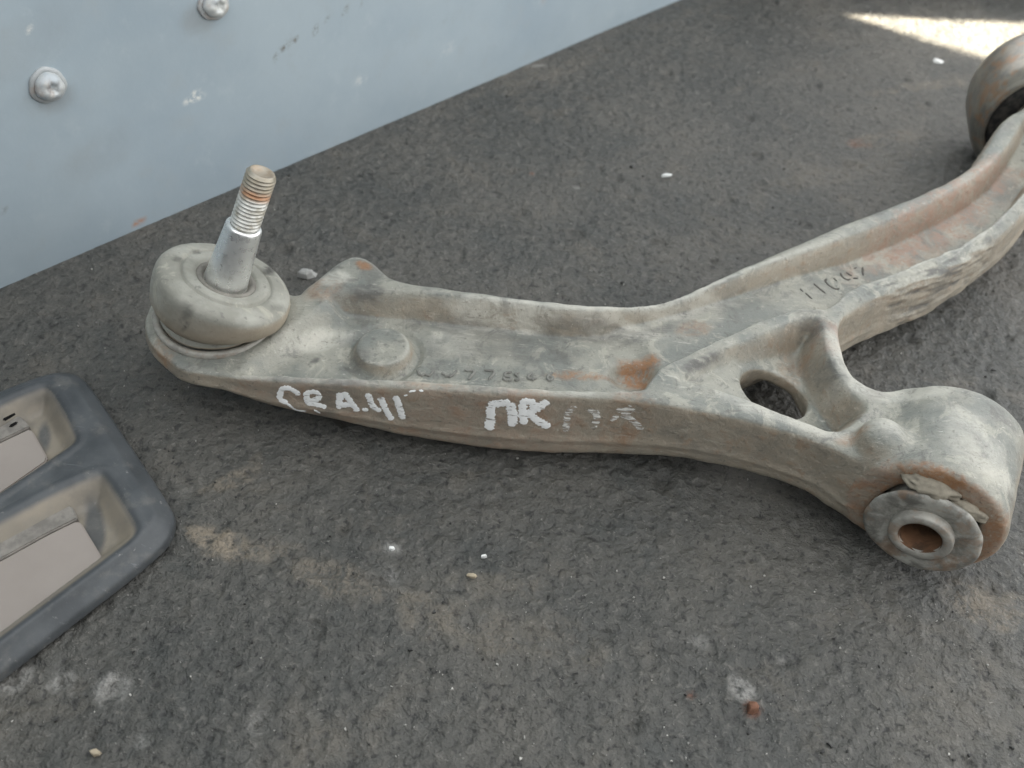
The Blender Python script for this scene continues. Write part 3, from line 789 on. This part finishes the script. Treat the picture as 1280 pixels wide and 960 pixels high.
# front bushing in the eye
def wobf(s, r, t): return r * (1 + .016 * math.sin(2 * t + .6) + .010 * math.sin(5 * t) + .006 * math.sin(11 * t + 1)), s + .25 * math.sin(4 * t + .5)
fr = EYE - EYE_AX * 0.0
fr = EYE + np.array([0, 0, -1.8])
bush = lathe('rubber_bushing', [(22, 13.2), (2, 13.2), (-1.0, 12.8), (-1.9, 13.4), (-2.6, 15.4), (-3.1, 16.4), (-3.7, 16.9), (-4.4, 16.8), (-4.9, 16.0), (-5.0, 14.6), (-4.6, 12.2), (-4.2, 10.6), (-4.0, 9.0)],
             fr, EYE_AX, M_FLANGE, arm, 96, wobf, caps=(False, False))
lathe('inner_sleeve', [(-3.0, 9.3), (-6.6, 9.3), (-7.1, 8.8), (-7.2, 7.2), (-6.9, 6.4), (-6.2, 6.1)], fr, EYE_AX, M_SLEEVE, bush, 72, caps=(False, False))
lathe('bore', [(-6.8, 6.3), (-6.0, 6.05), (6, 6.0), (20, 6.0), (40, 6.0)], fr, EYE_AX, M_BORE, bush, 60, lambda s, r, t: (r * (1 + .01 * math.sin(6 * t)), s), caps=(False, False))
# mud lump caked on the bushing rim
def lump(name, px, z, size, mat, parent, seed, lift=None):
    bm = bmesh.new(); bmesh.ops.create_icosphere(bm, subdivisions=4, radius=1.0)
    V = np.array([v.co[:] for v in bm.verts]); Fc = [[v.index for v in f.verts] for f in bm.faces]; bm.free()
    nz = fbm(V * 3 + seed * 13, 1.9, 5)
    V = V * (0.35 + 1.25 * nz)[:, None] * np.asarray(size)
    return V, Fc
V, Fc = lump('m', None, 0, (7.5, 3.6, 3.0), None, None, 4)
ang = math.radians(-23); Rz = np.array([[math.cos(ang), -math.sin(ang), 0], [math.sin(ang), math.cos(ang), 0], [0, 0, 1]])
mc = EYE - EYE_AX * 1.2 + np.array([EYE_AX[1], -EYE_AX[0], 0]) * -5.0 + np.array([0, 0, 14.0])
mesh_obj('caked_mud', V @ Rz.T + mc, Fc, M_MUD, arm)
V, Fc = lump('m', None, 0, (6.0, 2.2, 2.0), None, None, 9)
mc = EYE - EYE_AX * 1.2 + np.array([EYE_AX[1], -EYE_AX[0], 0]) * 6.5 + np.array([0, 0, 12.0])
mesh_obj('caked_mud', V @ Rz.T + mc, Fc, M_MUD, arm)

# rear bushing
rb = lathe('rear_bushing', [(6, 25.6), (1.0, 25.9), (.1, 26.4), (-.2, 27.4), (.1, 28.3), (1.0, 28.8), (2.2, 28.9), (2.8, 29.3), (4.0, 30.6), (6.0, 31.5), (9.0, 32.0), (20, 32.2), (33, 32.2), (38, 31.4), (41, 29.5), (41.5, 26), (36, 25.6)], RNGC, RNG_AX, M_RING, arm, 120, caps=(False, False))
lathe('rubber', [(8, 25.9), (4.5, 25.5), (5.5, 22), (8, 17), (6, 12), (30, 12), (34, 25)], RNGC, RNG_AX, M_DARK, rb, 72, caps=(False, False))

# ------------------------------------------------------------------ painted lettering and stamped characters on the arm
def ray(px):
    d = _F + _R * (px[0] - 640) / FPX - _U * (px[1] - 480) / FPX
    hit = BVH.ray_cast(Vector((0, 0, CAMH)), Vector(d).normalized())
    return (np.array(hit[0]), np.array(hit[1])) if hit[0] is not None else (None, None)

def strokes(name, lines, o, sc, width, mat, lift=.10, depth=.12, seed=0):
    """ribbons laid on the steel; lines in enlarged-crop coordinates"""
    V, Fc = [], []; rg = np.random.default_rng(seed + 100)
    for ln_ in lines:
        wd = width
        if isinstance(ln_[-1], float): wd = width * ln_[-1]; ln_ = ln_[:-1]
        P = np.array(ln_, float) / sc + np.array(o)
        if len(P) > 2:
            Q = [P[0]]
            for i in range(len(P) - 1): Q += [P[i] * .75 + P[i + 1] * .25, P[i] * .25 + P[i + 1] * .75]
            Q.append(P[-1]); P = np.array(Q)
        sg = np.linalg.norm(np.diff(P, axis=0), axis=1); cum = np.concatenate([[0], np.cumsum(sg)])
        m = max(3, int(cum[-1] / 1.2) + 1); tt = np.linspace(0, cum[-1], m)
        S = np.stack([np.interp(tt, cum, P[:, 0]), np.interp(tt, cum, P[:, 1])], 1)
        pts, nrm = [], []
        for q in S:
            h_, n_ = ray(q)
            if h_ is not None: pts.append(h_); nrm.append(n_)
        if len(pts) < 3: continue
        pts = np.array(pts); nrm = np.array(nrm)
        for _ in range(2):
            nrm[1:-1] = (nrm[:-2] + nrm[1:-1] + nrm[2:]); nrm /= np.linalg.norm(nrm, axis=1)[:, None]
        tg = np.gradient(pts, axis=0); tg /= np.linalg.norm(tg, axis=1)[:, None] + 1e-9
        sd = np.cross(nrm, tg); sd /= np.linalg.norm(sd, axis=1)[:, None] + 1e-9
        base = len(V); NA = 5
        jit = 1 + (rg.random((len(pts), 2)) - .5) * .5
        for i in range(len(pts)):
            e = min(i, len(pts) - 1 - i) / 1.6; cap = min(1.0, .45 + .55 * e)
            for j in range(NA):
                u = (j / (NA - 1)) * 2 - 1
                p = pts[i] + sd[i] * u * wd / 2 * cap * (jit[i, 0] if u < 0 else jit[i, 1])
                hit = BVH.find_nearest(Vector(p))
                pp = np.array(hit[0]); nn = np.array(hit[1])
                V.append(pp + nn * (lift + (depth if 0 < j < NA - 1 else -.05) * .5))
        for i in range(len(pts) - 1):
            for j in range(NA - 1):
                a_ = base + i * NA + j
                Fc.append([a_, a_ + 1, a_ + NA + 1, a_ + NA])
    return mesh_obj(name, V, Fc, mat, arm)

A_ = (330, 460)
strokes('painted_letter', [[(285, 215), (240, 180), (190, 157), (145, 165), (122, 215), (140, 262), (190, 278)], [(185, 282), (240, 330), (290, 342), (340, 345), .6]], A_, 6.4, 2.0, M_PAINT, seed=1)
strokes('painted_letter', [[(340, 190), (345, 250), (362, 298)], [(335, 195), (420, 188), (448, 225), (420, 255), (350, 262)], [(350, 280), (420, 290), (500, 312)], [(400, 335), (450, 360), .6]], A_, 6.4, 2.0, M_PAINT, seed=2)
strokes('painted_letter', [[(608, 195), (605, 260), (598, 325)], [(635, 190), (690, 270), (752, 345)], [(605, 295), (700, 292)]], A_, 6.4, 2.3, M_PAINT, seed=3)
strokes('painted_letter', [[(828, 200), (850, 260), (880, 318), (935, 345)], [(788, 336), (835, 330), .7], [(928, 230), (962, 300), (995, 375), (1025, 415)]], A_, 6.4, 2.2, M_PAINT, seed=4)
strokes('painted_letter', [[(1052, 220), (1080, 300), (1112, 408)]], A_, 6.4, 2.3, M_PAINT, seed=5)
B_ = (590, 470)
strokes('painted_letter', [[(135, 205), (130, 290), (122, 375)], [(115, 200), (190, 190), (268, 182)], [(262, 185), (285, 270), (278, 350)]], B_, 5.565, 3.1, M_PAINT, seed=6)
strokes('painted_letter', [[(350, 190), (352, 270), (365, 335)], [(335, 190), (400, 172), (440, 205), (420, 250), (360, 268)], [(390, 255), (460, 310), (535, 358)], [(430, 235), (480, 210), (525, 170)]], B_, 5.565, 2.9, M_PAINT, seed=7)
strokes('painted_letter', [[(725, 212), (665, 245), (662, 300), (652, 388)], [(805, 240), (860, 240), (872, 300), (840, 362)]], B_, 5.565, 2.2, M_FAINT, seed=8)
strokes('painted_letter', [[(1005, 245), (1085, 215), (1120, 240), (1040, 268), (1110, 298), (1150, 340), (1185, 372)], [(970, 312), (1010, 268)]], B_, 5.565, 2.2, M_FAINT, seed=9)
strokes('paint_scratch', [[(1160, 190), (1215, 180)], [(1240, 178), (1275, 185)], [(1120, 222), (1150, 215)]], A_, 6.4, .8, M_PAINT, seed=10)
C_ = (500, 440)
for i, ls in enumerate(([[(115, 128), (140, 166), (165, 145), (195, 166), (220, 128)]], [[(280, 140), (318, 168), (340, 150)], [(330, 172), (380, 128)]], [[(430, 124), (505, 127), (455, 188)]],
                        [[(560, 124), (640, 127), (590, 188)]], [[(745, 138), (700, 140), (695, 165), (740, 170), (735, 190), (695, 190), (690, 168)]], [[(795, 140), (760, 150), (790, 168), (795, 190), (760, 190)]],
                        [[(880, 138), (840, 180), (910, 182)], [(885, 160), (885, 196)]], [[(1020, 140), (985, 160), (980, 188), (1015, 190), (1020, 168), (985, 168)]])):
    strokes('stamped_character', ls, C_, 5.333, 1.0, M_RAISED, .3, .7, seed=20 + i)
D_ = (980, 310)
for i, ls in enumerate(([[(215, 545), (255, 585)], [(285, 600), (330, 640), (375, 682)]], [[(395, 478), (470, 540), (550, 605)]], [[(570, 410), (545, 440), (600, 505), (690, 552), (735, 540)], [(660, 405), (705, 445)]],
                        [[(755, 335), (770, 385), (845, 430), (885, 415)], [(830, 328), (905, 375)]], [[(930, 275), (965, 262)], [(920, 405), (985, 405)]], [[(1052, 258), (1045, 330), (1060, 372)]])):
    strokes('stamped_character', ls, D_, 10.667, .95, M_STAMP, .06, .35, seed=40 + i)

# ------------------------------------------------------------------ black plastic trim
def build_trim():
    root = empty('plastic_trim', (-160, 140, 0), 'dusty black plastic car trim frame with two recessed taupe panels, cut off at the left', 'car trim')
    ZF = 9.0
    out = smooth_curve([G(x, y, 7)[:2] for x, y in [(-130, 548), (-60, 506), (0, 482), (30, 470), (58, 461), (78, 458), (95, 462), (108, 473), (125, 497), (213, 628), (217, 645), (211, 664),
                                                     (196, 682), (150, 719), (100, 757), (50, 796), (0, 834), (-110, 918), (-260, 800)]], 2)
    h = .7; x0, x1, y0, y1, z0, z1 = -262, -94, 40, 222, -1.4, 12.6
    nx, ny, nz = [int((b - a) / h) + 1 for a, b in ((x0, x1), (y0, y1), (z0, z1))]
    xs = x0 + np.arange(nx) * h; ys = y0 + np.arange(ny) * h; zs = (z0 + np.arange(nz) * h).astype(np.float32)
    X, Y = np.meshgrid(xs, ys, indexing='ij')
    dO = sdf_poly(out, X, Y)
    ra = smooth_curve([G(x, y, ZF)[:2] for x, y in [(-140, 575), (0, 502), (35, 487), (55, 480), (66, 484), (80, 505), (98, 538), (100, 550), (90, 560), (60, 580), (0, 620), (-140, 715)]], 1)
    rb_ = smooth_curve([G(x, y, ZF)[:2] for x, y in [(-150, 725), (0, 647), (60, 615), (105, 594), (128, 587), (138, 594), (152, 616), (174, 652), (176, 664), (168, 676), (140, 697), (100, 727), (0, 802), (-150, 915)]], 1)
    dA = sdf_poly(ra, X, Y); dBb = sdf_poly(rb_, X, Y)
    T = np.full(X.shape, ZF)
    T -= 6.6 * ss(-dA / 7.5) + 6.6 * ss(-dBb / 8.5)
    T += .8 * np.exp(-((np.minimum(np.abs(dA - .8), np.abs(dBb - .8))) / 1.0) ** 2)          # raised lip
    edge = np.clip((-dO) / 5.0, 0, 1); T = T - 4.6 * (1 - edge)                                # rolled outer edge
    Fd = smax(dO[:, :, None].astype(np.float32), zs[None, None] - T[:, :, None].astype(np.float32), .7)
    Fd = smax(Fd, .3 - zs[None, None] + 0 * Fd, .6)
    V, Q = surface_nets(Fd, (x0, y0, z0), h)
    for _ in range(2):
        S = np.zeros_like(V); C = np.zeros(len(V))
        for a, b in ((0, 1), (1, 2), (2, 3), (3, 0)):
            np.add.at(S, Q[:, a], V[Q[:, b]]); np.add.at(C, Q[:, a], 1)
        V = .5 * V + .5 * S / C[:, None]
    da = sdf_poly(ra, V[:, 0], V[:, 1]); db = sdf_poly(rb_, V[:, 0], V[:, 1])
    nzv = fbm(V, 10, 3)
    dust = np.maximum(ss((-da - .6) / 1.6), ss((-db - .6) / 2.0)) * (.55 + .7 * nzv)
    low = stain_spots(V, [(G(45, 590, 6), 14, 3, .5, .0), (G(150, 650, 5), 10, 14, 0, .5), (G(80, 515, 5), 12, 16, 0, .6)], .3, 8)
    sh = stain_spots(V, [(G(55, 545, 3), 2.5, 8, .45, 1), (G(118, 660, 3), 3.5, 13, .45, 1)], .3, 8)
    dust = np.clip(np.maximum(dust, low * .9 * (dust > .1)) * (1 - .85 * sh), 0, 1)
    at = np.stack([dust, 0 * dust, 0 * dust, 0 * dust], 1)
    mesh_obj('frame', V, Q, M_TRIM, root, attr=at)
    def plate(name, px, z, th, mat, par, tilt=None):
        P = [G(x, y, zz) for (x, y), zz in zip(px, z)]
        n = len(P)
        V = [p for p in P] + [p - np.array([0, 0, th]) for p in P]
        Fc = [list(range(n)), list(range(2 * n - 1, n - 1, -1))] + [[i, (i + 1) % n, n + (i + 1) % n, n + i][::-1] for i in range(n)]
        o = mesh_obj(name, V, Fc, mat, par, False)
        bm = bmesh.new(); bm.from_mesh(o.data); bmesh.ops.recalc_face_normals(bm, faces=bm.faces)
        bmesh.ops.bevel(bm, geom=[e for e in bm.edges], offset=.0004, segments=2, affect='EDGES', clamp_overlap=True)
        bm.to_mesh(o.data); bm.free()
        return o
    plate('inset_panel', [(-140, 772), (0, 701), (60, 668), (95, 651), (102, 654), (129, 699), (131, 706), (126, 712), (35, 779), (0, 804), (-140, 908)], [4.0] * 11, 3, M_PANEL, root)
    plate('inset_panel', [(-140, 625), (0, 553), (36, 536), (41, 539), (59, 571), (57, 577), (0, 617), (-140, 712)], [4.0] * 8, 3, M_PANEL, root)
    M_LEDGE = mat_plain('dusty_grey_plastic', (.24, .225, .20))
    s1 = plate('inner_ledge', [(-140, 745), (0, 673), (75, 632), (84, 629), (91, 634), (97, 648), (60, 666), (0, 699), (-140, 770)], [4.7] * 9, 4, M_LEDGE, root)
    s2 = plate('inner_ledge', [(-140, 600), (0, 533), (22, 519), (28, 522), (37, 533), (0, 551), (-140, 622)], [4.7] * 7, 4, M_LEDGE, root)
    M_BLACK = mat_plain('black_slot', (.006, .006, .006))
    plate('slot', [(34, 643), (51, 634), (53.5, 638.5), (36.5, 647.5)], [5.6] * 4, 1.2, M_BLACK, s1)
    plate('slot', [(2, 523), (19, 514.5), (20, 516), (4, 525)], [5.7] * 4, 1.2, M_BLACK, s2)
    plate('slot', [(10, 531), (21, 525), (22, 527), (12, 533)], [5.7] * 4, 1.2, M_BLACK, s2)
build_trim()

# ------------------------------------------------------------------ loose chips and grit
def chip_mesh(rg, r, th):
    n = rg.integers(5, 8); a = np.sort(rg.random(n) * 2 * math.pi); rr = r * (.5 + .7 * rg.random(n))
    asp = .45 + .5 * rg.random()
    top = np.stack([rr * np.cos(a), asp * rr * np.sin(a), np.full(n, th) + rg.random(n) * th * .5], 1); bot = top * [1.08, 1.08, 0] + [0, 0, -th]
    V = np.concatenate([top, bot]); Fc = [list(range(n)), list(range(2 * n - 1, n - 1, -1))] + [[i, n + i, n + (i + 1) % n, (i + 1) % n] for i in range(n)]
    th_ = rg.random() * 6.28; c, s = math.cos(th_), math.sin(th_)
    tl = (rg.random(2) - .5) * .5
    V = V @ np.array([[c, s, 0], [-s, c, 0], [0, 0, 1]]); V[:, 2] += V[:, 0] * tl[0] + V[:, 1] * tl[1]
    return V, Fc
def free_floor(p):
    return True
def grit(name, count, rmin, rmax, mat, label, cat, seed):
    rg = np.random.default_rng(seed); V, Fc = [], []
    k = 0
    while k < count:
        px = (rg.random() * 1320 - 20, rg.random() * 980 - 10)
        if px[1] < 370 - .43 * px[0]: continue
        p = G(*px)
        d = (p[:2] - WA) @ WN
        if d < 6 or rg.random() > min(1, .35 + d / 260): continue
        if NZ(np.array([p]) + 40, 45)[0] < .38 and rg.random() < .7: continue
        r = rmin + (rmax - rmin) * rg.random() ** 3
        v, f = chip_mesh(rg, r, .18 + .25 * r)
        b = len(V); V += list(v + [p[0], p[1], -.15]); Fc += [[i + b for i in q] for q in f]; k += 1
    o = mesh_obj(name, V, Fc, mat, None, False)
    o['kind'] = 'stuff'; o['label'] = label; o['category'] = cat
grit('pale_grit', 300, .14, .55, mat_plain('pale_chips', (.48, .47, .43), .5), 'fine pale grit and paint specks scattered over the dark floor', 'grit', 1)
grit('dark_grit', 260, .3, 1.0, mat_plain('dark_crumbs', (.055, .055, .052), .7), 'small dark crumbs scattered over the rough floor', 'grit', 2)

M_WHITE = mat_plain('white_paint_flake', (.78, .79, .76), .5)
M_TAN = mat_plain('tan_crumb', (.42, .36, .26), .8)
def flake(name, px, r, th, mat, label, cat, seed, asp=1.0, group=None, ang=0.0):
    rg = np.random.default_rng(seed); c = G(*px, .4)
    n = 7; a = (np.arange(n) + rg.random(n) * .6) * 2 * math.pi / n; V = []; tx, ty = (rg.random(2) - .5) * .35
    for q, z in ((1.05, -.7), (1.0, th * .6), (.72, th), (.3, th * 1.15)):
        rr = r * q * (.75 + .5 * rg.random(n)) if q > .9 else r * q * (.85 + .3 * rg.random(n))
        for i in range(n):
            x, y = rr[i] * math.cos(a[i]), rr[i] * asp * math.sin(a[i])
            V.append(c + [x * math.cos(ang) - y * math.sin(ang), x * math.sin(ang) + y * math.cos(ang), z + rg.random() * th * .2 + (x * tx + y * ty if z > 0 else 0)])
    Fc = [[k * n + i, k * n + (i + 1) % n, (k + 1) * n + (i + 1) % n, (k + 1) * n + i] for k in range(3) for i in range(n)]
    Fc.append([3 * n + i for i in range(n)])
    o = mesh_obj(name, V, Fc, mat, None, False)
    o['label'] = label; o['category'] = cat
    if group: o['group'] = group
    return o
flake('paint_flake', (833, 219), 2.4, .45, M_WHITE, 'thin white flake on the open floor above the middle of the arm', 'flake', 1, .35, ang=.3)
flake('paint_flake', (1173, 76), 3.0, .5, M_WHITE, 'bright white flake on the floor just below the patch of sunlight', 'flake', 2, .5)
flake('paint_flake', (605, 695), .95, .4, M_WHITE, 'tiny bright white speck on the floor in front of the arm', 'flake', 3, .5, ang=.4)
flake('paint_flake', (490, 685), 1.0, .35, M_WHITE, 'small white flake between the trim and the floor below the lettering', 'flake', 4, .55)
flake('mud_crumb', (384, 343), 3.4, 2.0, mat_plain('grey_mud', (.36, .36, .34), .8), 'pale grey crumb on the floor between the rubber boot and the pointed tab', 'crumb', 5, .55, ang=.2)
flake('pebble', (940, 885), 1.8, 1.8, mat_plain('red_brown_stone', (.19, .095, .06), .8), 'small red-brown pebble by a whitish scuff, low in front', 'pebble', 6, .8)
flake('mud_crumb', (590, 719), 1.7, .4, M_TAN, 'tan sliver lying on the floor below the painted letters', 'crumb', 7, .4)
flake('mud_crumb', (119, 940), 1.5, .6, M_TAN, 'pale tan chip near the lower left corner of the floor', 'crumb', 8, .6)
